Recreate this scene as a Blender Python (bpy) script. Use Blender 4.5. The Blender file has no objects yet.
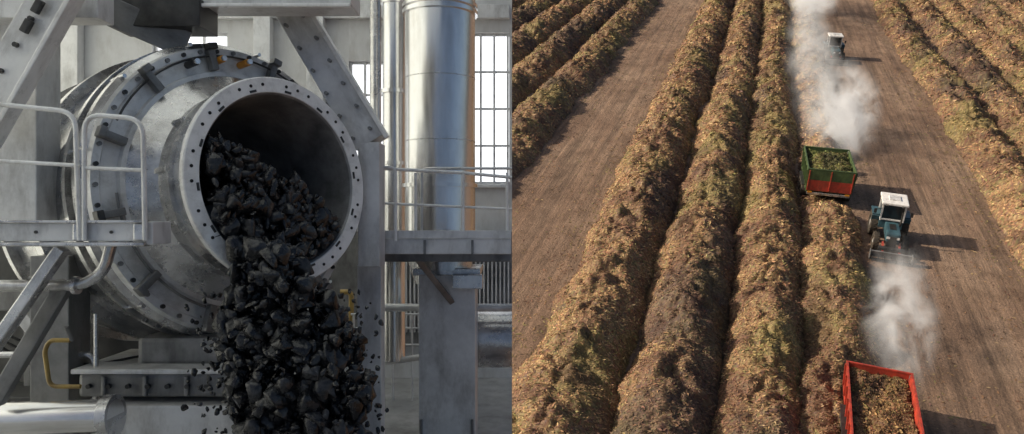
import bpy, bmesh, math, random
import numpy as np
from mathutils import Vector, Matrix, Euler
random.seed(4); rng=np.random.default_rng(7)
S=bpy.context.scene
S.view_settings.view_transform='Standard'
try: S.view_settings.look='None'
except: pass
COL=S.collection
# ---------------------------------------------------------------- materials
def mat(name,c1,c2=None,rough=.6,metal=0,scale=4,bump=0,bscale=20,stretch=None,attr=None,emit=0,rvar=.15,detail=6,lo=.35,hi=.65,grime=0):
    m=bpy.data.materials.new(name); m.use_nodes=True; n=m.node_tree.nodes; l=m.node_tree.links
    b=n['Principled BSDF']; tc=n.new('ShaderNodeTexCoord'); mp=n.new('ShaderNodeMapping')
    l.new(tc.outputs['Object'],mp.inputs[0])
    if stretch: mp.inputs['Scale'].default_value=stretch
    nz=n.new('ShaderNodeTexNoise'); nz.inputs['Scale'].default_value=scale; nz.inputs['Detail'].default_value=detail; nz.inputs['Roughness'].default_value=.65
    l.new(mp.outputs[0],nz.inputs['Vector'])
    cr=n.new('ShaderNodeValToRGB'); c2=c2 or tuple(x*.7 for x in c1)
    cr.color_ramp.elements[0].position=lo; cr.color_ramp.elements[1].position=hi
    cr.color_ramp.elements[0].color=(*c2,1); cr.color_ramp.elements[1].color=(*c1,1)
    l.new(nz.outputs['Fac'],cr.inputs[0]); out=cr.outputs[0]
    if attr:
        at=n.new('ShaderNodeAttribute'); at.attribute_name=attr
        out=at.outputs['Color']
    if grime:
        m2=n.new('ShaderNodeMapping'); m2.inputs['Scale'].default_value=(1,1,.4); l.new(tc.outputs['Object'],m2.inputs[0])
        g1=n.new('ShaderNodeTexNoise'); g1.inputs['Scale'].default_value=3.1; g1.inputs['Detail'].default_value=9; g1.inputs['Roughness'].default_value=.72; l.new(m2.outputs[0],g1.inputs[0])
        gr=n.new('ShaderNodeValToRGB'); gr.color_ramp.elements[0].position=.34; gr.color_ramp.elements[1].position=.52
        k=1-grime; gr.color_ramp.elements[0].color=(k,k*.98,k*.96,1); gr.color_ramp.elements[1].color=(1,1,1,1); l.new(g1.outputs['Fac'],gr.inputs[0])
        x=n.new('ShaderNodeMix'); x.data_type='RGBA'; x.blend_type='MULTIPLY'; x.inputs[0].default_value=1; l.new(out,x.inputs[6]); l.new(gr.outputs[0],x.inputs[7]); out=x.outputs[2]
    l.new(out,b.inputs['Base Color'])
    mr=n.new('ShaderNodeMapRange'); mr.inputs['To Min'].default_value=max(0.02,rough-rvar); mr.inputs['To Max'].default_value=min(1,rough+rvar)
    l.new(nz.outputs['Fac'],mr.inputs['Value']); l.new(mr.outputs[0],b.inputs['Roughness'])
    b.inputs['Metallic'].default_value=metal
    if bump:
        n2=n.new('ShaderNodeTexNoise'); n2.inputs['Scale'].default_value=bscale; n2.inputs['Detail'].default_value=5
        l.new(mp.outputs[0],n2.inputs['Vector'])
        bp=n.new('ShaderNodeBump'); bp.inputs['Strength'].default_value=bump; bp.inputs['Distance'].default_value=.05
        l.new(n2.outputs['Fac'],bp.inputs['Height']); l.new(bp.outputs[0],b.inputs['Normal'])
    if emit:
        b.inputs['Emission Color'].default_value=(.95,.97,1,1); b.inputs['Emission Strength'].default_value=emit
    return m
M={}
M['white']=mat('white_paint',(.87,.86,.84),(.74,.73,.71),.30,0,5,grime=.25)
M['steel']=mat('brushed_steel',(.72,.71,.70),(.5,.495,.49),.27,.78,3,.04,30,grime=.4,rvar=.12)
M['light']=mat('light_grey_paint',(.74,.735,.73),(.58,.575,.57),.36,.15,2.5,grime=.35)
M['mid']=mat('mid_grey_paint',(.25,.247,.243),(.16,.158,.155),.4,.35,3,grime=.4)
M['dark']=mat('dark_steel',(.06,.059,.058),(.025,.0248,.0245),.42,.4,4)
M['black']=mat('black_void',(.012,.012,.012),(.006,.006,.006),.8)
M['chrome']=mat('stainless',(.84,.835,.83),(.68,.675,.67),.24,.92,3,.02,8,(1,1,.15),rvar=.07,grime=.12)
M['wall']=mat('plaster_wall',(.66,.655,.65),(.55,.545,.54),.8,0,.8,grime=.15)
M['floor']=mat('concrete',(.44,.435,.43),(.28,.277,.273),.5,0,1.2,.1,20,grime=.3)
M['yellow']=mat('yellow_paint',(.42,.28,.07),(.25,.16,.05),.4)
M['orange']=mat('orange_paint',(.7,.3,.03),(.5,.2,.02),.4)
M['glass']=mat('glowing_glazing',(.8,.82,.84),(.7,.72,.74),.3,0,.7,emit=1.25)  # emission makes the panes glow in place of daylight behind them
M['lining']=mat('drum_lining',(.34,.335,.33),(.16,.158,.155),.45,.25,3,.15,12)
M['coal']=mat('coal',(.05,.05,.051),(.007,.007,.0075),.22,0,6,.3,18,rvar=.15,lo=.42,hi=.7)
M['red']=mat('red_paint',(.50,.055,.03),(.25,.045,.03),.45,0,2.5,grime=.45)
M['green']=mat('green_paint',(.085,.13,.045),(.05,.08,.035),.5,0,2,grime=.45)
M['blue']=mat('blue_paint',(.05,.12,.15),(.035,.07,.09),.35,0,2,grime=.3)
M['tyre']=mat('rubber',(.025,.024,.022),(.06,.045,.03),.85,0,4)
M['cabglass']=mat('cab_glass',(.02,.03,.035),(.015,.02,.025),.08,0,2)
M['leaf']=mat('plant_litter',(.2,.15,.1),rough=.75,attr='Col')
m=bpy.data.materials.new('translucent_fill_sheet'); m.use_nodes=True; n=m.node_tree.nodes; l=m.node_tree.links; n.remove(n['Principled BSDF'])  # added sheeting that turns sunlight into soft fill for the hall
tr=n.new('ShaderNodeBsdfTranslucent'); df=n.new('ShaderNodeBsdfDiffuse'); mx_=n.new('ShaderNodeMixShader'); mx_.inputs[0].default_value=.04
wv=n.new('ShaderNodeTexNoise'); wv.inputs['Scale'].default_value=.5; cr=n.new('ShaderNodeValToRGB'); cr.color_ramp.elements[0].color=(.86,.93,.98,1); cr.color_ramp.elements[1].color=(.90,.97,1,1)
l.new(wv.outputs['Fac'],cr.inputs[0]); l.new(cr.outputs[0],tr.inputs[0]); l.new(cr.outputs[0],df.inputs[0]); l.new(tr.outputs[0],mx_.inputs[1]); l.new(df.outputs[0],mx_.inputs[2]); l.new(mx_.outputs[0],n['Material Output'].inputs[0])
M['fill_sheet']=m
# ---------------------------------------------------------------- helpers
def link(o,parent=None):
    COL.objects.link(o)
    if parent is not None: o.parent=parent
    return o
def empty(name,mx=None):
    e=bpy.data.objects.new(name,None); e.empty_display_size=.3; COL.objects.link(e)
    if mx is not None: e.matrix_world=mx
    return e
def smooth(me,ang=40):
    for p in me.polygons: p.use_smooth=True
    try: me.set_sharp_from_angle(angle=math.radians(ang))
    except: pass
def box(name,par,c,s,m,rot=(0,0,0),bev=.012,mx=None):
    bm=bmesh.new(); bmesh.ops.create_cube(bm,size=1)
    bmesh.ops.scale(bm,vec=s,verts=bm.verts)
    if bev:
        bmesh.ops.bevel(bm,geom=bm.edges[:],offset=min(bev,min(s)*.3),segments=2,profile=.6,affect='EDGES')
    me=bpy.data.meshes.new(name); bm.to_mesh(me); bm.free(); me.materials.append(M[m])
    o=bpy.data.objects.new(name,me); link(o,par)
    o.matrix_local=mx if mx is not None else Matrix.Translation(c)@Euler(rot).to_matrix().to_4x4()
    return o
def beam(name,par,p0,p1,w,d,m,bev=.012):
    p0=Vector(p0);p1=Vector(p1); v=p1-p0; z=v.normalized()
    y=Vector((0,1,0)); y=(y-z*y.dot(z)).normalized() if abs(z.y)<.95 else Vector((1,0,0)); x=y.cross(z)
    mx=Matrix.Translation((p0+p1)/2)@Matrix((x,y,z)).transposed().to_4x4()
    return box(name,par,None,(w,d,v.length),m,bev=bev,mx=mx)
def cyl(name,par,p0,p1,r,m,seg=24,r2=None,bev=0):
    p0=Vector(p0);p1=Vector(p1); v=p1-p0
    bm=bmesh.new(); bmesh.ops.create_cone(bm,cap_ends=True,segments=seg,radius1=r,radius2=r if r2 is None else r2,depth=v.length)
    me=bpy.data.meshes.new(name); bm.to_mesh(me); bm.free(); me.materials.append(M[m]); smooth(me)
    o=bpy.data.objects.new(name,me); link(o,par)
    o.matrix_local=Matrix.Translation((p0+p1)/2)@v.to_track_quat('Z','Y').to_matrix().to_4x4()
    return o
def tube(name,par,pts,r,m,fil=.1):
    P=[Vector(p) for p in pts]; out=[P[0]]
    for i in range(1,len(P)-1):
        a=(P[i-1]-P[i]); b=(P[i+1]-P[i]); f=min(fil,a.length*.45,b.length*.45)
        A=P[i]+a.normalized()*f; B=P[i]+b.normalized()*f
        for k in range(7):
            t=k/6; out.append(A*(1-t)**2+P[i]*2*t*(1-t)+B*t*t)
    out.append(P[-1])
    cu=bpy.data.curves.new(name,'CURVE'); cu.dimensions='3D'; cu.bevel_depth=r; cu.bevel_resolution=4; cu.use_fill_caps=True
    sp=cu.splines.new('POLY'); sp.points.add(len(out)-1)
    for i,p in enumerate(out): sp.points[i].co=(*p,1)
    cu.materials.append(M[m]); o=bpy.data.objects.new(name,cu); link(o,par); return o
def lathe(name,par,prof,m,seg=128,mx=None,sm=30):
    V=[];F=[];n=len(prof)
    for i in range(seg):
        a=2*math.pi*i/seg
        for z,r in prof: V.append((r*math.cos(a),r*math.sin(a),z))
    for i in range(seg):
        j=(i+1)%seg
        for k in range(n-1): F.append((i*n+k,j*n+k,j*n+k+1,i*n+k+1))
    me=bpy.data.meshes.new(name); me.from_pydata(V,[],F); me.materials.append(M[m]); smooth(me,sm)
    o=bpy.data.objects.new(name,me); link(o,par)
    if mx is not None:o.matrix_local=mx
    return o
def npmesh(name,V,F,m,par=None,col=None,sm=False,attrsize=None):
    me=bpy.data.meshes.new(name); k=F.shape[1]
    me.vertices.add(len(V)); me.vertices.foreach_set('co',V.astype(np.float32).ravel())
    me.loops.add(F.size); me.loops.foreach_set('vertex_index',F.astype(np.int32).ravel())
    me.polygons.add(len(F)); me.polygons.foreach_set('loop_start',np.arange(0,F.size,k,dtype=np.int32))
    if col is not None:
        a=me.color_attributes.new('Col','FLOAT_COLOR','POINT'); c=np.ones((len(V),4),np.float32); c[:,:3]=np.clip(col,0,.9); a.data.foreach_set('color',c.ravel())
    me.update(calc_edges=True); me.validate()
    me.materials.append(M[m])
    if sm: me.polygons.foreach_set('use_smooth',np.ones(len(F),bool))
    o=bpy.data.objects.new(name,me); link(o,par); return o
def hsh(ix,iy,s):
    n=(ix*374761393+iy*668265263+s*144269504)&0xffffffff
    n=((n^(n>>13))*1274126177)&0xffffffff
    return ((n^(n>>16))&0xffffff)/float(0xffffff)
def vn(x,y,s=0):
    ix=np.floor(x).astype(np.int64); iy=np.floor(y).astype(np.int64); fx=x-ix; fy=y-iy
    fx=fx*fx*(3-2*fx); fy=fy*fy*(3-2*fy)
    a=hsh(ix,iy,s);b=hsh(ix+1,iy,s);c=hsh(ix,iy+1,s);d=hsh(ix+1,iy+1,s)
    return (a*(1-fx)+b*fx)*(1-fy)+(c*(1-fx)+d*fx)*fy-.5
def fbm(x,y,s=0,o=4):
    r=0;a=1
    for i in range(o): r=r+a*vn(x*2**i+7.3*i,y*2**i,s+i); a*=.5
    return r
# ================================================================= CAMERA / LIGHT
cam=bpy.data.cameras.new('camera'); cam.lens=26.37; cam.sensor_width=36; cam.clip_end=5000; cam.clip_start=.1
co=bpy.data.objects.new('camera',cam); COL.objects.link(co); co.location=(0,0,23)
co.rotation_euler=(math.radians(90-26.14),0,math.radians(17.85)); S.camera=co
az=(1,.12); el=math.radians(30)
W=bpy.data.worlds.new('World'); S.world=W; W.use_nodes=True
sk=W.node_tree.nodes.new('ShaderNodeTexSky'); sk.sky_type='NISHITA'; sk.sun_disc=False
sk.sun_elevation=el; sk.sun_rotation=math.atan2(-az[0],-az[1]); sk.dust_density=5; sk.air_density=1; sk.ozone_density=.3
W.node_tree.links.new(sk.outputs[0],W.node_tree.nodes['Background'].inputs[0]); W.node_tree.nodes['Background'].inputs[1].default_value=.10
sl=bpy.data.lights.new('sun','SUN'); sl.energy=5; sl.angle=math.radians(.5); sl.color=(1,.86,.68)
so=bpy.data.objects.new('sun',sl); COL.objects.link(so)
d=Vector((az[0],az[1],0)).normalized()*math.cos(el)+Vector((0,0,-math.sin(el)))
so.rotation_euler=(-d).to_track_quat('Z','Y').to_euler()
# ================================================================= FIELD
g=bpy.data.materials.new('dirt'); g.use_nodes=True; n=g.node_tree.nodes;l=g.node_tree.links;b=n['Principled BSDF'];b.inputs['Roughness'].default_value=.95
tc=n.new('ShaderNodeTexCoord')
def nz(scale,st=(1,1,1),det=6,ro=.6):
    mp=n.new('ShaderNodeMapping'); mp.inputs['Scale'].default_value=st; l.new(tc.outputs['Object'],mp.inputs[0])
    t=n.new('ShaderNodeTexNoise'); t.inputs['Scale'].default_value=scale; t.inputs['Detail'].default_value=det; t.inputs['Roughness'].default_value=ro; l.new(mp.outputs[0],t.inputs[0]); return t.outputs['Fac']
def ramp(i,cols):
    r=n.new('ShaderNodeValToRGB'); e=r.color_ramp.elements
    while len(e)<len(cols): e.new(.5)
    for k,(p,c) in enumerate(cols): e[k].position=p; e[k].color=(*c,1)
    l.new(i,r.inputs[0]); return r.outputs[0]
def mix(a,bb,f,mode='MIX'):
    x=n.new('ShaderNodeMix'); x.data_type='RGBA'; x.blend_type=mode
    if isinstance(f,float): x.inputs[0].default_value=f
    else: l.new(f,x.inputs[0])
    l.new(a,x.inputs[6]); l.new(bb,x.inputs[7]); return x.outputs[2]
base=ramp(nz(.25,(1,.35,1)),[(.3,(.17,.106,.072)),(.5,(.24,.158,.108)),(.7,(.32,.225,.158))])
streak=ramp(nz(1.6,(1,.03,1),4),[(.36,(.5,.5,.5)),(.5,(1,1,1)),(.66,(1.25,1.22,1.18))])
streak2=ramp(nz(4.5,(1,.02,1),3),[(.38,(.75,.75,.75)),(.6,(1.12,1.11,1.1))])
fine=ramp(nz(9,(1,1,1),8,.75),[(.32,(.5,.5,.5)),(.5,(1,1,1)),(.68,(1.4,1.37,1.3))])
blot=ramp(nz(.9,(1,.6,1),6,.7),[(.36,(.68,.66,.64)),(.55,(1.05,1.05,1.05))])
tread=ramp(nz(5,(.6,3,1),3),[(.4,(.82,.82,.82)),(.6,(1.1,1.1,1.1))])
l.new(mix(mix(mix(mix(mix(base,streak,.65,'MULTIPLY'),streak2,.55,'MULTIPLY'),fine,.9,'MULTIPLY'),tread,.5,'MULTIPLY'),blot,.9,'MULTIPLY'),b.inputs['Base Color'])
ad=n.new('ShaderNodeMath'); ad.operation='ADD'; l.new(nz(1.6,(1,.03,1),4),ad.inputs[0]); l.new(nz(7,(1,1,1),8,.7),ad.inputs[1])
bp=n.new('ShaderNodeBump'); bp.inputs['Strength'].default_value=.9; bp.inputs['Distance'].default_value=.13; l.new(ad.outputs[0],bp.inputs['Height']); l.new(bp.outputs[0],b.inputs['Normal'])
M['dirt']=g
npmesh('ground',np.array([[-1500,-300,0],[1500,-300,0],[1500,2500,0],[-1500,2500,0.]]),np.array([[0,1,2,3]]),'dirt')
PAL=np.array([[.41,.27,.13],[.32,.19,.10],[.48,.36,.18],[.22,.20,.08],[.27,.26,.10],[.30,.14,.085],[.15,.09,.06],[.39,.23,.125],[.20,.115,.10],[.54,.41,.23]])
WT=np.array([.20,.16,.13,.07,.05,.12,.07,.12,.05,.03]); WT/=WT.sum()
def palcol(x,y,n,seed,green=0.0):
    big=fbm(x*.35,y*.22,seed+90,3); b2=fbm(x*.8,y*.55,seed+95,2); b3=fbm(x*.25,y*.12,seed+99,2)
    idx=rng.choice(len(PAL),n,p=WT); c=PAL[idx].copy()
    gsel=(big+green+rng.normal(0,.10,n))>.27; c[gsel]=c[gsel]*.5+np.array([.20,.20,.065])*.6
    rsel=(b2+rng.normal(0,.12,n))<-.22; c[rsel]=c[rsel]*.55+np.array([.22,.10,.075])*.5
    dsel=(b3+rng.normal(0,.08,n))<-.28; c[dsel]=c[dsel]*.42+np.array([.07,.048,.055])*.5
    return c*(rng.uniform(.68,1.2,n)*(1+.55*b2))[:,None]*np.array([.95,.90,.86])
class Row:
    def __init__(s,xc,w,h,seed,y0,y1,green=0.,mod=None): s.__dict__.update(locals())
    def cx(s,Y):
        c=s.xc+.45*vn(Y/14,Y*0+s.seed,s.seed)+.35*vn(Y/3.5,Y*0,s.seed+3)
        return c+(s.mod(Y)[0] if s.mod else 0)
    def hw(s,Y): return s.w/2*(1+.22*vn(Y/2.2,Y*0,s.seed+5))*(s.mod(Y)[1] if s.mod else 1)
    def z(s,X,Y):
        t=(X-s.cx(Y))/s.hw(Y); at=np.abs(t)
        p=np.where(at<1,np.clip(1-at**1.8,0,1)**.9,-(at-1)*1.2)
        wx=.5*vn(X/1.1,Y/1.1,s.seed+40); wy=.5*vn(X/1.1+9,Y/1.1,s.seed+41)
        bil=np.abs(vn((X+wx)/1.9+Y*.15,(Y+wy)/1.25+at*.5,s.seed+11))*1.7-.35
        bil2=np.abs(vn((X+wx)/.75,(Y+wy)/.6-X*.3,s.seed+12))*.75-.16
        e=np.clip(1.15-at,0,1)**.6
        Hh=s.h*(1+.36*vn(Y/2.0,Y*0,s.seed+20))*(s.mod(Y)[2] if s.mod else 1)
        return Hh*p+(bil*.8+bil2+.16*fbm(X*2.8,Y*2.8,s.seed+30,3))*e-.03
def build_row(r,dens):
    ys=[r.y0]
    while ys[-1]<r.y1: ys.append(ys[-1]+max(.10,ys[-1]*.003))
    ys=np.array(ys); ts=np.linspace(-1.12,1.12,60)
    Y,T=np.meshgrid(ys,ts,indexing='ij'); X=r.cx(Y)+T*r.hw(Y); Z=r.z(X,Y)
    V=np.stack([X,Y,Z],-1).reshape(-1,3); a,b_=Y.shape
    i=np.arange(a*b_).reshape(a,b_); F=np.stack([i[:-1,:-1],i[:-1,1:],i[1:,1:],i[1:,:-1]],-1).reshape(-1,4)
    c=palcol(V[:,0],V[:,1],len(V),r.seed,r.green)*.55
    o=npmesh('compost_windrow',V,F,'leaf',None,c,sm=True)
    L=[]; 
    edges=[r.y0,30,38,48,60,80,105,140,r.y1]; 
    for k in range(len(edges)-1):
        u0,u1=max(edges[k],r.y0),min(edges[k+1],r.y1)
        if u1<=u0: continue
        mid=(u0+u1)/2; den=dens*min(240,240*(32/max(mid,30))**1.75)
        n_=int(den*(u1-u0)*r.w); L.append((n_,u0,u1,max(1,(mid/32)**.8)))
    PV=[];PC=[];
    for n_,u0,u1,sc in L:
        y=rng.uniform(u0,u1,n_); t=rng.uniform(-1.06,1.06,n_); x=r.cx(y)+t*r.hw(y); z=r.z(x,y)
        e=.06; gx=(r.z(x+e,y)-z)/e; gy=(r.z(x,y+e)-z)/e
        N=np.stack([-gx,-gy,np.ones(n_)],-1); N/=np.linalg.norm(N,axis=1)[:,None]
        N+=rng.normal(0,.34,(n_,3)); N/=np.linalg.norm(N,axis=1)[:,None]
        D=rng.normal(0,1,(n_,3)); D[:,0]+=np.sign(t)*1.2; D[:,2]-=.4
        D-=N*(D*N).sum(1)[:,None]; D/=np.linalg.norm(D,axis=1)[:,None]; B=np.cross(N,D)
        ln=rng.uniform(.035,.12,n_)*sc; wd=ln*rng.uniform(.12,.42,n_)
        C=np.stack([x,y,z+rng.uniform(0,.06,n_)*sc],-1)
        q=np.stack([C-D*ln[:,None]*.9,C+B*wd[:,None]-D*ln[:,None]*.1,C+D*ln[:,None]+N*(ln*.2)[:,None],C-B*wd[:,None]],1)
        PV.append(q.reshape(-1,3)); PC.append(np.repeat(palcol(x,y,n_,r.seed,r.green),4,0))
    V=np.concatenate(PV); C=np.concatenate(PC); F=np.arange(len(V)).reshape(-1,4)
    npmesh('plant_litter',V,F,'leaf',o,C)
def modD(Y):
    a=np.clip((35-Y)/4,0,1); dip=np.exp(-((Y-55.5)/3.6)**4)
    return (-1.2*a-.5*dip, 1-.3*a-.1*dip, (1-.25*a)*(1-.72*dip))
rows=[Row(-6.3,5.0,1.75,10,14,240,-.02),Row(-1.5,4.6,1.8,20,14,240,.02),Row(2.75,4.2,1.65,30,14,240,.04),Row(6.5,3.9,1.3,40,14,240,.04,modD)]
for r in rows: build_row(r,1.)
for i in range(6): build_row(Row(-18.4-5.1*i,4.9,1.6,50+i*7,22+7*i,230,.08),.6)
for i in range(6): build_row(Row(19.9+4.6*i,4.5,1.45,120+i*7,30+8*i,230,.08),.6)
n_=26000; y=20+rng.random(n_)**1.5*110; x=np.where(rng.random(n_)<.45,rng.uniform(-16,-8.5,n_),rng.uniform(8,18,n_))
keep=rng.random(n_)<np.where(x<0,np.clip(np.abs(x+12.3)/4,0,1)**2+.12,np.clip(np.abs(x-13.2)/5,0,1)**2+.15); x=x[keep];y=y[keep];n_=len(x)
a=rng.uniform(0,6.28,n_); ln=rng.uniform(.03,.10,n_)*(1+y/80); C=np.stack([x,y,np.full(n_,.015)],-1); D=np.stack([np.cos(a),np.sin(a),0*a],-1); B=np.stack([-np.sin(a),np.cos(a),rng.uniform(0,.6,n_)],-1)
V=np.stack([C-D*ln[:,None],C+B*ln[:,None]*.4,C+D*ln[:,None],C-B*ln[:,None]*.3*np.array([1,1,0])],1).reshape(-1,3)
npmesh('field_debris',V,np.arange(len(V)).reshape(-1,4),'leaf',None,np.repeat(palcol(x,y,n_,5)*.75,4,0))
# ---- vehicles
def wheel(par,name,c,r,w,hub='mid'):
    x,y,z=c
    mx=Matrix.Translation(c)@Matrix.Rotation(math.pi/2,4,'Y')
    lathe(name,par,[(-w*.3,r*.55),(-w*.5,r*.6),(-w*.5,r*.9),(-w*.38,r),(w*.38,r),(w*.5,r*.9),(w*.5,r*.6),(w*.3,r*.55)],'tyre',28,mx)
    cyl(name+'_rim',par,(x-w*.32,y,z),(x+w*.32,y,z),r*.56,hub,20)
    cyl(name+'_hub',par,(x-w*.42,y,z),(x+w*.42,y,z),r*.2,hub,12)
    bm=bmesh.new()
    for k in range(18):
        for s_ in (-1,1):
            ang=(k+.5*(s_>0))/18*2*math.pi
            m_=Matrix.Translation(c)@Matrix.Rotation(ang,4,'X')@Matrix.Translation((s_*w*.24,0,r*1.0))@Matrix.Rotation(s_*.5,4,'Z')@Matrix.Diagonal((w*.5,r*.07,r*.07,1))
            bmesh.ops.create_cube(bm,size=1,matrix=m_)
    me=bpy.data.meshes.new(name+'_lugs'); bm.to_mesh(me); bm.free(); me.materials.append(M['tyre']); link(bpy.data.objects.new(name+'_lugs',me),par)
def tractor(loc,rz,sc=1,tool=True):
    e=empty('tractor',Matrix.Translation(loc)@Matrix.Rotation(rz,4,'Z')@Matrix.Scale(sc,4))
    for s_ in (-1,1):
        wheel(e,'rear_wheel',(s_*.95,1.1,.85),.85,.5,'light'); wheel(e,'front_wheel',(s_*.88,-1.35,.6),.6,.38,'light')
        box('fender',e,(s_*.93,1.1,1.75),(.56,1.3,.07),'blue'); box('fender_front',e,(s_*.93,.42,1.5),(.56,.07,.5),'blue',(.35,0,0))
        box('headlight',e,(s_*.28,-2.23,1.35),(.22,.04,.16),'white')
        for yy in (.1,1.65): box('cab_pillar',e,(s_*.70,yy,2.15),(.1,.1,1.25),'light')
        box('cab_sill',e,(s_*.70,.88,1.62),(.1,1.55,.1),'light')
        box('mirror',e,(s_*1.12,.0,2.2),(.18,.05,.32),'dark'); beam('mirror_arm',e,(s_*.75,.05,2.4),(s_*1.12,0,2.35),.03,.03,'dark')
    box('chassis',e,(0,-.3,.85),(.6,3.4,.5),'dark'); box('hood',e,(0,-1.25,1.35),(.85,1.95,.62),'blue',bev=.1); box('hood_vent',e,(0,-1.1,1.665),(.4,.9,.02),'dark')
    box('grille',e,(0,-2.235,1.2),(.5,.03,.5),'dark'); box('front_sill',e,(0,.1,1.62),(1.4,.1,.1),'light')
    box('cab_body',e,(0,.9,1.3),(1.45,1.5,.7),'blue'); box('cab_glass',e,(0,.88,2.1),(1.34,1.46,1.15),'cabglass',bev=.05)
    box('roof',e,(0,.85,2.82),(1.65,1.9,.18),'white',bev=.08); box('roof_hatch',e,(0,.85,2.94),(.7,.8,.07),'light')
    for s_ in (-.5,.5): box('worklight',e,(s_,-.12,2.76),(.2,.06,.1),'mid')
    cyl('exhaust',e,(.5,-.5,1.5),(.5,-.5,2.5),.06,'dark',12); cyl('axle',e,(-.9,-1.35,.6),(.9,-1.35,.6),.1,'dark',12); cyl('rear_axle',e,(-.95,1.1,.85),(.95,1.1,.85),.14,'dark',12)
    if tool:
        box('blade',e,(0,-3.0,.45),(2.5,.1,.5),'mid',(.25,0,0)); box('blade_lip',e,(0,-3.1,.12),(2.5,.3,.05),'dark')
        for s_ in (-1,1): beam('lift_arm',e,(s_*.5,-1.9,.85),(s_*.5,-2.95,.45),.12,.16,'red'); box('blade_end',e,(s_*1.25,-3.05,.42),(.05,.45,.6),'mid')
        box('toolbar',e,(0,-2.6,.75),(1.6,.3,.15),'dark')
        for i in range(7): box('tine',e,(-1.1+.366*i,-3.2,.25),(.05,.25,.3),'dark',(.5,0,0))
    return e
def trailer(loc,rz,w,L,h0,h1,m,mrim,mend,heap,seed,lc):
    e=empty('farm_trailer',Matrix.Translation(loc)@Matrix.Rotation(rz,4,'Z'))
    box('bed_floor',e,(0,0,h0),(w-.1,L-.1,.12),m)
    H=h1-h0; 
    for s_ in (-1,1):
        box('side_wall',e,(s_*(w/2+.06),0,h0+H/2),(.07,L,H),m,(0,s_*.09,0))
        box('side_rim',e,(s_*(w/2+.12),0,h1),(.09,L+.1,.09),mrim)
        k=int(L/.8)
        for i in range(k+1): box('side_rib',e,(s_*(w/2+.13),-L/2+.08+i*(L-.16)/k,h0+H*.47),(.08,.09,H*.95),m,(0,s_*.09,0))
        box('lower_rail',e,(s_*(w/2+.02),0,h0-.05),(.12,L,.16),mrim)
        box('end_wall',e,(0,s_*(L/2),h0+H*.25),(w+.05,.07,H*.5),mend); box('end_wall_upper',e,(0,s_*(L/2),h0+H*.75),(w+.09,.07,H*.49),mrim); box('end_rim',e,(0,s_*(L/2),h1+.01),(w+.34,.09,.09),mrim)
        for q in (-.5,.0,.5): box('end_rib',e,(q*w,s_*(L/2+.06),h0+H/2),(.08,.06,H*.9),mend)
        for yy in (-.75,.55): wheel(e,'wheel',(s_*(w/2+.05),yy,.55),.55,.42,'red'if m=='red' else 'mid')
        box('mudguard',e,(s_*(w/2+.05),-.1,1.16),(.5,2.6,.05),'dark')
        box('tail_lamp',e,(s_*(w/2-.2),-L/2-.1,h0-.1),(.3,.05,.12),'orange')
    box('bumper',e,(0,-L/2-.05,h0-.2),(w,.12,.16),'steel')
    for yy in (-.75,.55): cyl('axle',e,(-w/2,yy,.55),(w/2,yy,.55),.08,'dark',10)
    for s_ in(-.45,.45): box('frame_rail',e,(s_,0,h0-.22),(.14,L,.28),'dark')
    beam('drawbar',e,(.45,L/2,h0-.25),(0,L/2+1.3,.6),.12,.12,'dark'); beam('drawbar',e,(-.45,L/2,h0-.25),(0,L/2+1.3,.6),.12,.12,'dark')
    xs=np.linspace(-w/2+.02,w/2-.02,50); ys=np.linspace(-L/2+.05,L/2-.05,90); Y,X=np.meshgrid(ys,xs,indexing='ij')
    dome=(1-(2*X/w)**2*.8)*(1-(2*Y/L)**4*.7)
    Z=h1-.32+heap*dome+.3*vn(X*1.5,Y*1.5,seed)+.2*fbm(X*4,Y*4,seed+2,3)
    V=np.stack([X,Y,Z],-1).reshape(-1,3); i=np.arange(X.size).reshape(X.shape); F=np.stack([i[:-1,:-1],i[:-1,1:],i[1:,1:],i[1:,:-1]],-1).reshape(-1,4)
    npmesh('load',V,F,'leaf',e,palcol(V[:,0]*3,V[:,1]*3,len(V),seed)*.5*np.array(lc),sm=True)
    n_=9000; k=rng.integers(0,len(V),n_); C=V[k]+rng.normal(0,.03,(n_,3)); C[:,0]=np.clip(C[:,0],-w/2+.05,w/2-.05); D=rng.normal(0,1,(n_,3)); D[:,2]*=.4; B=rng.normal(0,1,(n_,3)); 
    V2=np.stack([C-D*.045,C+B*.02,C+D*.045,C-B*.02],1).reshape(-1,3)
    npmesh('load_litter',V2,np.arange(len(V2)).reshape(-1,4),'leaf',e,np.repeat(palcol(C[:,0]*3,C[:,1]*3,n_,seed)*np.array(lc)*.85,4,0))
    return e
tractor((10.0,48.6,0),math.radians(-3),.95); tractor((9.4,98,0),math.radians(4),.98)
trailer((6.4,55.4,0),math.radians(2),2.9,4.6,1.15,2.75,'green','green','red',.3,3,(.62,.95,.6))
trailer((7.2,27.8,0),math.radians(-2),2.4,6.0,1.0,2.2,'red','red','red',.05,9,(.95,.88,.8))
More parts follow.
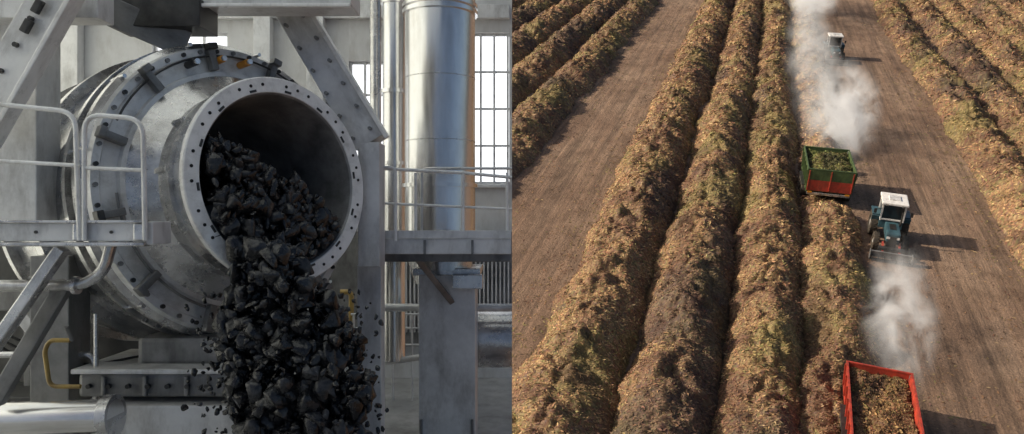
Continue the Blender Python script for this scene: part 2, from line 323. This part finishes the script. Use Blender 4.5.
# ---- steam
def steam(loc,size,dens,seed,rot=(0,0,0),thr=.46,ns=.5):
    m=bpy.data.materials.new('steam'); m.use_nodes=True; n=m.node_tree.nodes;l=m.node_tree.links; n.remove(n['Principled BSDF'])
    v=n.new('ShaderNodeVolumePrincipled'); v.inputs['Color'].default_value=(1,1,1,1); v.inputs['Anisotropy'].default_value=0
    v.inputs['Emission Color'].default_value=(1,.97,.93,1)
    tc=n.new('ShaderNodeTexCoord'); t=n.new('ShaderNodeTexNoise'); t.noise_dimensions='4D'; t.inputs['W'].default_value=seed; t.inputs['Scale'].default_value=ns; t.inputs['Detail'].default_value=4; t.inputs['Roughness'].default_value=.6; t.inputs['Distortion'].default_value=1.3
    mp=n.new('ShaderNodeMapping'); mp.vector_type='POINT'; mp.inputs['Scale'].default_value=(size[0],size[1]*.6,size[2]); l.new(tc.outputs['Object'],mp.inputs[0]); l.new(mp.outputs[0],t.inputs['Vector'])
    ln=n.new('ShaderNodeVectorMath'); ln.operation='LENGTH'; l.new(tc.outputs['Object'],ln.inputs[0])
    a=n.new('ShaderNodeMapRange'); a.interpolation_type='SMOOTHSTEP'; a.inputs['From Min'].default_value=1; a.inputs['From Max'].default_value=.0; l.new(ln.outputs['Value'],a.inputs['Value'])
    c=n.new('ShaderNodeMapRange'); c.inputs['From Min'].default_value=thr; c.inputs['From Max'].default_value=.72; l.new(t.outputs['Fac'],c.inputs['Value'])
    s=n.new('ShaderNodeMath'); s.operation='MULTIPLY'; l.new(c.outputs[0],s.inputs[0]); l.new(a.outputs[0],s.inputs[1])
    k=n.new('ShaderNodeMath'); k.operation='MULTIPLY'; k.inputs[1].default_value=dens; l.new(s.outputs[0],k.inputs[0]); l.new(k.outputs[0],v.inputs['Density'])
    k2=n.new('ShaderNodeMath'); k2.operation='MULTIPLY'; k2.inputs[1].default_value=.25; l.new(k.outputs[0],k2.inputs[0]); l.new(k2.outputs[0],v.inputs['Emission Strength'])  # small emission stands in for multiple scattering, so the steam glows whiter
    l.new(v.outputs[0],n['Material Output'].inputs['Volume'])
    bm=bmesh.new(); bmesh.ops.create_icosphere(bm,subdivisions=3,radius=1); me=bpy.data.meshes.new('steam_cloud'); bm.to_mesh(me); bm.free(); me.materials.append(m)
    o=bpy.data.objects.new('steam_cloud',me); COL.objects.link(o); o.location=loc; o.scale=size; o.rotation_euler=rot
steam((8.9,36.6,1.9),(2.1,7.2,2.4),1.1,1.3,(math.radians(8),0,math.radians(-6)),.46,.6)
steam((8.2,69.5,2.4),(3.6,12,3.2),1.3,5.1,(math.radians(6),0,math.radians(-4)),.45,.42)
steam((7.4,126,4.2),(4.6,18,5.0),1.0,9.7,(0,0,0),.44,.35)
steam((6.4,90,2.4),(3.4,38,3.0),.26,3.7,(0,0,0),.40,.4)
# ================================================================= PLANT HALL  (x right, y deep, z up; metres)
MH=Matrix.Translation((0,0,23))@Euler((math.radians(90-26.14),0,math.radians(17.85))).to_matrix().to_4x4()@Matrix(((1,0,0,0),(0,0,1,0),(0,-1,0,0),(0,0,0,1)))
FZ=-3.4
def H(name): return empty(name,MH)
e=H('concrete_floor'); box('slab',e,(-5.75,8,FZ-.15),(11.5,19.5,.3),'floor')
e=H('factory_wall')
ops=[(-7.6,-6.0,.6,3.9),(-3.45,-2.5,.55,3.3),(-.98,-.06,.7,3.9)]
xs=[-11.4]; 
for a_,b_,z0,z1 in ops:
    box('wall_panel',e,((xs[-1]+a_)/2,16,(FZ+7)/2),(a_-xs[-1],.3,7-FZ),'wall',bev=0)
    box('wall_below',e,((a_+b_)/2,16,(FZ+z0)/2),(b_-a_,.3,z0-FZ),'wall',bev=0); box('wall_above',e,((a_+b_)/2,16,(7+z1)/2),(b_-a_,.3,7-z1),'wall',bev=0)
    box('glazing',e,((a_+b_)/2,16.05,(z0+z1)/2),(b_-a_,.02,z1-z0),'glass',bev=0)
    for k in range(0,4): 
        x_=a_+.03+(b_-a_-.06)*k/3; box('mullion',e,(x_,15.97,(z0+z1)/2),(.045,.08,z1-z0),'light',bev=0)
    for k in range(0,5):
        z_=z0+.03+(z1-z0-.06)*k/4; box('transom',e,((a_+b_)/2,15.99,z_),(b_-a_,.05,.045),'light',bev=0)
    box('window_sill',e,((a_+b_)/2,15.8,z0-.05),(b_-a_,.16,.07),'light')
    xs.append(b_)
box('wall_panel',e,((xs[-1])/2,16,(FZ+7)/2),(-xs[-1],.3,7-FZ),'wall',bev=0)
box('wall_girt',e,(-5.7,15.75,4.3),(11.3,.18,.28),'light'); 
for x_ in (-9.2,-5.2,-4.1): box('wall_pilaster',e,(x_,15.7,1.8),(.35,.25,10.3),'light')
box('low_panel',e,(-2,15.7,-1.5),(4,.1,2.4),'mid')
for i in range(26): box('louvre',e,(-2.2+.085*i,15.62,-1.4),(.03,.06,2.0),'light',bev=0)
e=H('side_wall'); box('sun_fill_wall',e,(-11.5,7.5,1.8),(.03,16.8,10.4),'fill_sheet',bev=0)  # unseen wall added to stop hard sun and glow as fill
for i in range(8): box('wall_stud',e,(-11.42,-.7+2.35*i,1.8),(.12,.12,10.4),'mid',bev=0)
e=H('added_hall_roof'); box('sun_fill_roof',e,(-5.75,7.5,7.06),(11.5,16.8,.03),'fill_sheet',bev=0)  # unseen roof added so sun through it brightens the hall
for i in range(8): box('rafter',e,(-5.75,-.7+2.35*i,6.93),(11.4,.12,.2),'mid',bev=0)
# --- stainless stacks
e=H('exhaust_duct')
cyl('stack',e,(-1.15,12,-.55),(-1.15,12,6.9),.56,'chrome',64)
for z_ in (3.35,3.25,.5,-.45): lathe('ring',e,[(-.03,.55),(-.03,.6),(.03,.6),(.03,.55)],'chrome',64,Matrix.Translation((-1.15,12,z_)))
for z_ in (2.2,1.2): lathe('weld_seam',e,[(-.008,.558),(-.008,.566),(.008,.566),(.008,.558)],'steel',64,Matrix.Translation((-1.15,12,z_)))
lathe('cone',e,[(-.5,.4),(0,.56)],'chrome',48,Matrix.Translation((-1.15,12,-.55)))
e=H('exhaust_duct'); cyl('stack',e,(-1.98,12.6,-2.4),(-1.98,12.6,6.9),.19,'chrome',32); 
for z_ in (2.1,.9,3.6): lathe('ring',e,[(-.03,.18),(-.03,.23),(.03,.23),(.03,.18)],'chrome',32,Matrix.Translation((-1.98,12.6,z_)))
cyl('stack_side',e,(-2.4,13.2,-2.4),(-2.4,13.2,6.9),.1,'steel',24)
e=H('steel_column'); box('column',e,(-.92,11,-2.1),(.8,.8,2.6),'light'); box('cap',e,(-.92,11,-.77),(.95,.95,.1),'steel')
cyl('collar',e,(-1.0,10.9,-.75),(-1.0,10.9,-.2),.42,'steel',40); box('valve_box',e,(-.62,10.5,-.9),(.42,.2,.2),'steel')
for s_ in (-.36,.36): box('gusset',e,(-.92+s_,10.57,-3.1),(.04,.06,.5),'mid')
e=H('steel_platform'); box('deck_edge',e,(-.94,9.5,-.37),(1.86,.06,.2),'light'); box('deck',e,(-.94,10.2,-.31),(1.86,1.3,.04),'mid'); box('under_beam',e,(-.94,9.9,-.52),(1.86,.1,.14),'mid')
box('toe_board',e,(-.94,9.46,-.22),(1.86,.02,.1),'light',bev=.004)
beam('knee_brace',e,(-1.25,9.9,-.55),(-.85,10.6,-1.2),.08,.08,'mid')
for x_ in (-1.7,-1.1,-.5): box('stiffener',e,(x_,9.455,-.38),(.03,.03,.18),'mid',bev=0)
e=H('guard_railing')
tube('rail',e,[(-1.78,9.5,-.25),(-1.78,9.5,.62),(-.62,9.5,.56),(0,9.5,.5)],.021,'white',.12)
tube('mid_rail',e,[(-1.78,9.5,.18),(0,9.5,.1)],.016,'white')
for x_ in (-1.22,-.62,-.06): cyl('post',e,(x_,9.5,-.25),(x_,9.5,.56),.02,'white',12)
tube('rail_back',e,[(-1.3,10.8,-.25),(-1.3,10.8,.7),(0,10.8,.7)],.02,'light',.1)
tube('inner_rail',e,[(-1.66,9.35,-.3),(-1.66,9.35,.62),(-1.45,9.35,.62),(-1.45,9.35,-.3)],.018,'white',.1)
e=H('steel_platform')
box('deck_edge',e,(-3.95,6.5,-.13),(1.6,.07,.16),'light'); box('flange',e,(-3.95,6.48,-.235),(1.6,.12,.035),'steel'); box('top_flange',e,(-3.95,6.48,-.04),(1.6,.12,.025),'steel')
box('deck',e,(-4.1,6.75,-.06),(1.7,.5,.03),'mid'); box('end_channel',e,(-3.13,6.65,-.14),(.06,.35,.2),'light')
beam('brace',e,(-4.6,6.6,-1.2),(-3.95,6.6,-.27),.1,.12,'steel'); beam('brace',e,(-4.75,6.9,-1.7),(-4.1,6.9,-.6),.14,.1,'mid')
for x_ in (-3.72,-3.2): box('post_plate',e,(x_,6.44,-.13),(.09,.03,.14),'steel')
for x_ in (-4.5,-4.1,-3.45): cyl('bolt',e,(x_,6.45,-.13),(x_,6.47,-.13),.014,'dark',8)
e=H('guard_railing')
tube('rail',e,[(-4.75,6.42,1.0),(-3.74,6.42,.9),(-3.7,6.42,-.2)],.021,'white',.15)
tube('rail_loop',e,[(-3.66,6.42,-.2),(-3.66,6.42,.88),(-3.16,6.42,.84),(-3.14,6.42,-.2)],.021,'white',.15)
tube('mid_rail',e,[(-4.75,6.42,.5),(-3.7,6.42,.44)],.017,'white'); tube('mid_rail',e,[(-3.66,6.42,.42),(-3.15,6.42,.4)],.017,'white')
# --- overhead frame
e=H('steel_frame')
box('column_left',e,(-5.0,7.6,1.2),(.62,.4,2.5),'light')
beam('gusset_leg',e,(-5.0,7.0,.75),(-4.2,7.0,2.15),.42,.12,'light'); beam('gusset_edge',e,(-4.83,6.92,.6),(-3.95,6.92,2.15),.05,.2,'white')
box('top_beam',e,(-3.55,8.4,2.42),(3.6,.5,.22),'light'); box('top_beam_lip',e,(-3.55,8.12,2.29),(3.6,.06,.04),'white')
box('top_beam_upper',e,(-3.3,8.6,2.85),(3.0,.6,.5),'mid'); box('head_block',e,(-3.85,8.3,2.2),(1.0,.5,.3),'dark')
beam('slope_leg',e,(-2.72,9.2,2.6),(-1.7,9.2,.9),.4,.4,'light'); beam('slope_leg_edge',e,(-2.5,8.98,2.6),(-1.5,8.98,.95),.05,.06,'white')
box('foot_column',e,(-1.72,9.2,.15),(.26,.4,1.5),'light'); box('foot_column_lower',e,(-1.8,9.6,-2.0),(.3,.3,2.8),'light')
beam('hood_plate',e,(-4.75,7.8,2.4),(-3.6,8.3,1.9),.3,.1,'mid')
box('upper_cross',e,(-4.6,7.3,2.15),(1.3,.3,.5),'light'); 
for i in range(5):
    cyl('bolt',e,(-4.72+.14*i,6.9,1.35+.24*i),(-4.72+.14*i,6.94,1.35+.24*i),.025,'dark',8)
for i in range(6):
    for q in (-.1,.1): cyl('bolt',e,(-2.6+.16*i+q,8.93,2.35-.27*i+q*.6),(-2.6+.16*i+q,9.0,2.35-.27*i+q*.6),.022,'mid',8)
for i in range(12): cyl('bolt',e,(-5.1+.28*i,8.1,2.45),(-5.1+.28*i,8.16,2.45),.022,'mid',8)
for i in range(3): box('shackle',e,(-4.45+.1*i,6.88,1.75+.18*i),(.07,.06,.13),'dark',(0,.5,0))
# --- rotary drum
e=H('rotary_drum')
nn=Vector((.784,-.612,.09)).normalized(); ex=Vector((.616,.788,0)); ex=(ex-nn*ex.dot(nn)).normalized(); ey=nn.cross(ex)
MD=Matrix.Translation((-2.44,8,.39))@Matrix((ex,ey,nn)).transposed().to_4x4()
lathe('front_flange',e,[(-.01,.945),(0,.95),(0,1.1),(-.012,1.112),(-.07,1.112),(-.07,1.02)],'white',160,MD)
lathe('neck',e,[(-.07,1.02),(-.36,1.02),(-.36,1.07),(-.41,1.07),(-.41,1.03),(-.60,1.05),(-.8,1.28)],'steel',128,MD)
lathe('body_plate',e,[(-.8,1.28),(-.8,1.33),(-.86,1.34),(-.86,1.5),(-.83,1.52),(-.83,1.60),(-.9,1.62)],'light',128,MD)
lathe('body_flange',e,[(-.9,1.62),(-.95,1.68),(-1.05,1.68),(-1.05,1.58),(-1.16,1.58),(-1.16,1.7),(-1.24,1.7),(-1.24,1.6)],'steel',128,MD)
lathe('shell',e,[(-1.24,1.6),(-1.9,1.62),(-1.9,1.74),(-2.05,1.74),(-2.05,1.62),(-2.9,1.62),(-2.9,1.72),(-3.0,1.72),(-3.0,0)],'steel',128,MD)
lathe('lining',e,[(-.01,.945),(-.03,.93),(-.5,.9),(-2.3,.9),(-2.3,0)],'lining',96,MD)
for i in range(44):
    if i%4==3: continue
    a=2*math.pi*(i+.3)/44; c,s=math.cos(a),math.sin(a)
    p=lambda r,z:MD@Vector((r*c,r*s,z))
    cyl('flange_hole',e,p(1.03,-.01),p(1.03,.006),.017,'black',12)
for i in range(14):
    a=2*math.pi*i/14+.1
    mx=MD@Matrix.Rotation(a,4,'Z')@Matrix.Translation((.972,0,.003)); box('flange_slot',e,None,(.025,.08,.012),'dark',mx=mx,bev=.004)
for i in range(48):
    a=2*math.pi*i/48; c,s=math.cos(a),math.sin(a)
    cyl('plate_bolt',e,MD@Vector((1.56*c,1.56*s,-.84)),MD@Vector((1.56*c,1.56*s,-.80)),.024,'dark' if i%2 else 'mid',8)
for i in range(12):
    a=2*math.pi*i/12+.2
    mx=MD@Matrix.Rotation(a,4,'Z')@Matrix.Translation((1.46,0,-.78)); box('clamp',e,None,(.24,.08,.1),'mid',mx=mx)
    mx=MD@Matrix.Rotation(a,4,'Z')@Matrix.Translation((1.6,0,-.74)); box('clamp_head',e,None,(.07,.11,.11),'mid' if i%3 else 'dark',mx=mx)
    mx=MD@Matrix.Rotation(a+.2,4,'Z')@Matrix.Translation((1.03,0,-.55)); box('neck_lug',e,None,(.1,.06,.3),'steel',mx=mx)
    c,s=math.cos(a+.1),math.sin(a+.1)
    cyl('tie_rod',e,MD@Vector((1.66*c,1.66*s,-.85)),MD@Vector((1.66*c,1.66*s,-1.3)),.022,'chrome',10)
for a,mm in ((1.72,'orange'),(1.95,'dark'),(1.5,'orange')):
    c,s=math.cos(a),math.sin(a); cyl('valve',e,MD@Vector((1.45*c,1.45*s,-.86)),MD@Vector((1.45*c,1.45*s,-.68)),.04,mm,14); cyl('valve_cap',e,MD@Vector((1.45*c,1.45*s,-.68)),MD@Vector((1.45*c,1.45*s,-.64)),.03,'chrome',12)
tube('grease_line',e,[MD@Vector((1.5*math.cos(a/10),1.5*math.sin(a/10),-.76)) for a in range(10,28)],.012,'dark',.01)
tube('grease_line',e,[MD@Vector((1.38*math.cos(a/10),1.38*math.sin(a/10),-.78)) for a in range(32,48)],.015,'mid',.01)
# --- coal
variants=[]
for k in range(60):
    bm=bmesh.new()
    for i in range(rng.integers(10,19)):
        v=rng.normal(0,1,3); v/=np.linalg.norm(v); v*=rng.uniform(.85,1.05); bm.verts.new(v*np.array([1,.86,.76]))
    r_=bmesh.ops.convex_hull(bm,input=bm.verts)
    bmesh.ops.delete(bm,geom=list({g_ for g_ in r_['geom_interior']+r_['geom_unused'] if isinstance(g_,bmesh.types.BMVert)}),context='VERTS')
    bmesh.ops.bevel(bm,geom=bm.edges[:],offset=.05,segments=1,affect='EDGES'); bmesh.ops.triangulate(bm,faces=bm.faces[:])
    bm.verts.ensure_lookup_table(); bm.verts.index_update()
    variants.append((np.array([v.co[:] for v in bm.verts]),np.array([[v.index for v in f.verts] for f in bm.faces]))); bm.free()
def rocks(name,pts,sizes,par,m):
    Vs=[];Fs=[];off=0
    for i,(p,s) in enumerate(zip(pts,sizes)):
        bv,bf=variants[rng.integers(0,60)]
        v=bv*np.array([rng.uniform(.85,1.25),rng.uniform(.8,1.1),rng.uniform(.7,1.05)])
        R=np.array(Euler(rng.uniform(0,6.28,3)).to_matrix()); v=(v@R.T)*s+np.array(p); Vs.append(v); Fs.append(bf+off); off+=len(bv)
    return npmesh(name,np.concatenate(Vs),np.concatenate(Fs),m,par)
e=H('coal_pile'); P=[];Z=[]
def sz(a=.045,b=.175): return a+(b-a)*rng.random()**1.6
while len(P)<1100:
    a_,t_=rng.uniform(-.88,.85),rng.uniform(-.02,1.5)
    top=.52-.60*(a_+.85)+.2*min(t_,1)
    top+=.06*math.sin(a_*7+t_*5)
    b_=top-rng.random()**2*.35
    if a_*a_+b_*b_>.84**2 or b_<-.85: continue
    P.append(MD@Vector((a_,b_,-t_)));Z.append(sz(b=.14))
for i in range(620):
    a_=rng.uniform(-.86,.75); top=.46-.60*(a_+.85); b_=rng.uniform(-.88,1)*1
    if b_>top or a_*a_+b_*b_>.86**2: continue
    P.append(MD@Vector((a_,b_,-.02+.12*(top-b_)+rng.normal(0,.03))));Z.append(sz(b=.15))
for i in range(1500):
    t=rng.random()**.85; z_=-.3-3.1*t
    q=min(1,t*2.2); cx_=-2.48+.42*min(1,t*2.4)**.8; wd=.32+.42*q**.8
    r_=math.sqrt(rng.random()); an=rng.uniform(0,6.28)
    x_=cx_+r_*wd*math.cos(an)*(1+.15*math.sin(z_*4)); y_=7.45-.25*q+r_*.38*math.sin(an)
    P.append((x_,y_,z_)); Z.append(sz(.04,.19))
for i in range(300):
    t=rng.random(); z_=-.7-1.8*t; x_=-2.2+rng.choice([-1,1])*rng.uniform(.5,.85)+.1*t; P.append((x_,7.3+rng.normal(0,.3),z_)); Z.append(rng.uniform(.012,.05))
rocks('lumps',P,Z,e,'coal')
# --- pedestal & bearing housing
e=H('machine_pedestal')
box('block',e,(-3.45,8.3,-2.65),(1.55,1.5,1.5),'light',bev=.02); box('bearing_housing',e,(-3.55,8.2,-1.72),(1.75,1.1,.24),'mid',bev=.04); box('cap_plate',e,(-3.55,8.2,-1.57),(1.85,1.2,.05),'light'); box('saddle',e,(-3.5,8.3,-1.42),(.9,.8,.3),'mid',bev=.05)
for i in range(9): cyl('bolt',e,(-4.3+.2*i,7.64,-1.72),(-4.3+.2*i,7.6,-1.72),.025,'dark',8)
for i in range(4): box('rib',e,(-4.15+.42*i,7.63,-1.72),(.04,.05,.2),'mid')
# --- pipes
e=H('steel_pipe'); tube('pipe',e,[(-4.7,6.8,-.62),(-3.9,6.8,-.62),(-3.7,6.8,-.5),(-3.62,6.8,-.2)],.05,'steel',.16); 
for x_ in (-3.95,-4.35): cyl('pipe_flange',e,(x_-.02,6.8,-.62),(x_+.02,6.8,-.62),.08,'steel',20)
e=H('steel_pipe'); cyl('pipe',e,(-5.2,7.1,-1.92),(-3.75,7.1,-1.88),.155,'chrome',40); cyl('pipe_flange',e,(-3.85,7.1,-1.885),(-3.75,7.1,-1.88),.2,'steel',32)
e=H('steel_pipe'); cyl('pipe',e,(-.62,12,-1.95),(0,12,-1.95),.45,'steel',48); cyl('pipe_flange',e,(-.68,12,-1.95),(-.6,12,-1.95),.5,'mid',48); cyl('small_pipe',e,(-2.3,11.6,-1.4),(0,11.6,-1.4),.06,'light',20); cyl('small_pipe',e,(-2.6,12.5,-2.5),(-1.3,12.5,-2.3),.05,'light',20)
e=H('yellow_pipe'); tube('pipe',e,[(-4.3,7.3,-1.2),(-4.5,7.3,-1.2),(-4.55,7.3,-1.3),(-4.5,7.3,-1.65),(-4.2,7.3,-1.65)],.022,'yellow',.08); tube('pipe',e,[(-3.2,14,-1.4),(-3.0,14,-1.4),(-3.0,14,-3.3)],.05,'yellow',.1); cyl('handle',e,(-4.28,7.3,-1.2),(-4.28,7.2,-1.05),.02,'mid',8)
# --- lower supports (left)
e=H('support_frame')
box('post',e,(-4.75,7.9,-1.9),(.4,.4,3),'mid'); box('post',e,(-5.9,9.5,-1.5),(.35,.35,3.8),'mid'); beam('brace',e,(-5.4,8.2,-1.0),(-4.3,8.2,-2.4),.14,.12,'light')
box('rail_beam',e,(-5.2,8.6,-.95),(2.4,.25,.22),'mid'); box('gearbox',e,(-5.9,9.2,-2.7),(1.2,.9,1.2),'dark',bev=.06)
for i in range(6): box('fin',e,(-6.3+.16*i,8.72,-2.6),(.04,.06,.9),'mid',bev=0)
beam('brace',e,(-4.9,9.6,-.6),(-3.9,9.6,-2.6),.12,.12,'mid')
tube('conduit',e,[(-4.3,7.75,-1.0),(-4.3,7.75,-2.1),(-3.9,7.75,-2.1)],.022,'steel',.1); tube('conduit',e,[(-6,7.9,-1.45),(-4.4,7.9,-1.45),(-4.4,7.9,-3)],.035,'steel',.1)
for i in range(3): tube('cable',e,[(-5.5,8,-1.2-.08*i),(-4.6,7.95,-1.6-.12*i),(-4,8.1,-1.5-.1*i)],.014,'black',.4)
box('cabinet',e,(-7.5,12,-1.2),(2.6,1,4.4),'dark'); box('mezzanine_beam',e,(-7,11,.4),(8,.3,.3),'mid'); box('drive_housing',e,(-6.2,10.6,-1.6),(2.6,.6,2.6),'dark',bev=.05); box('shade_backing',e,(-4.7,11.2,-1.9),(2.6,.3,2.9),'dark')  # dark bulkhead added to put the lower-left shade in as colour
e=H('walkway_railing')
for z_ in (-2.0,-1.75,-2.3): tube('rail',e,[(-2.9,13.5,z_),(-1.4,13.5,z_)],.02,'light')
for i in range(5): cyl('post',e,(-2.85+.35*i,13.5,-3.3),(-2.85+.35*i,13.5,-1.75),.02,'light',8)
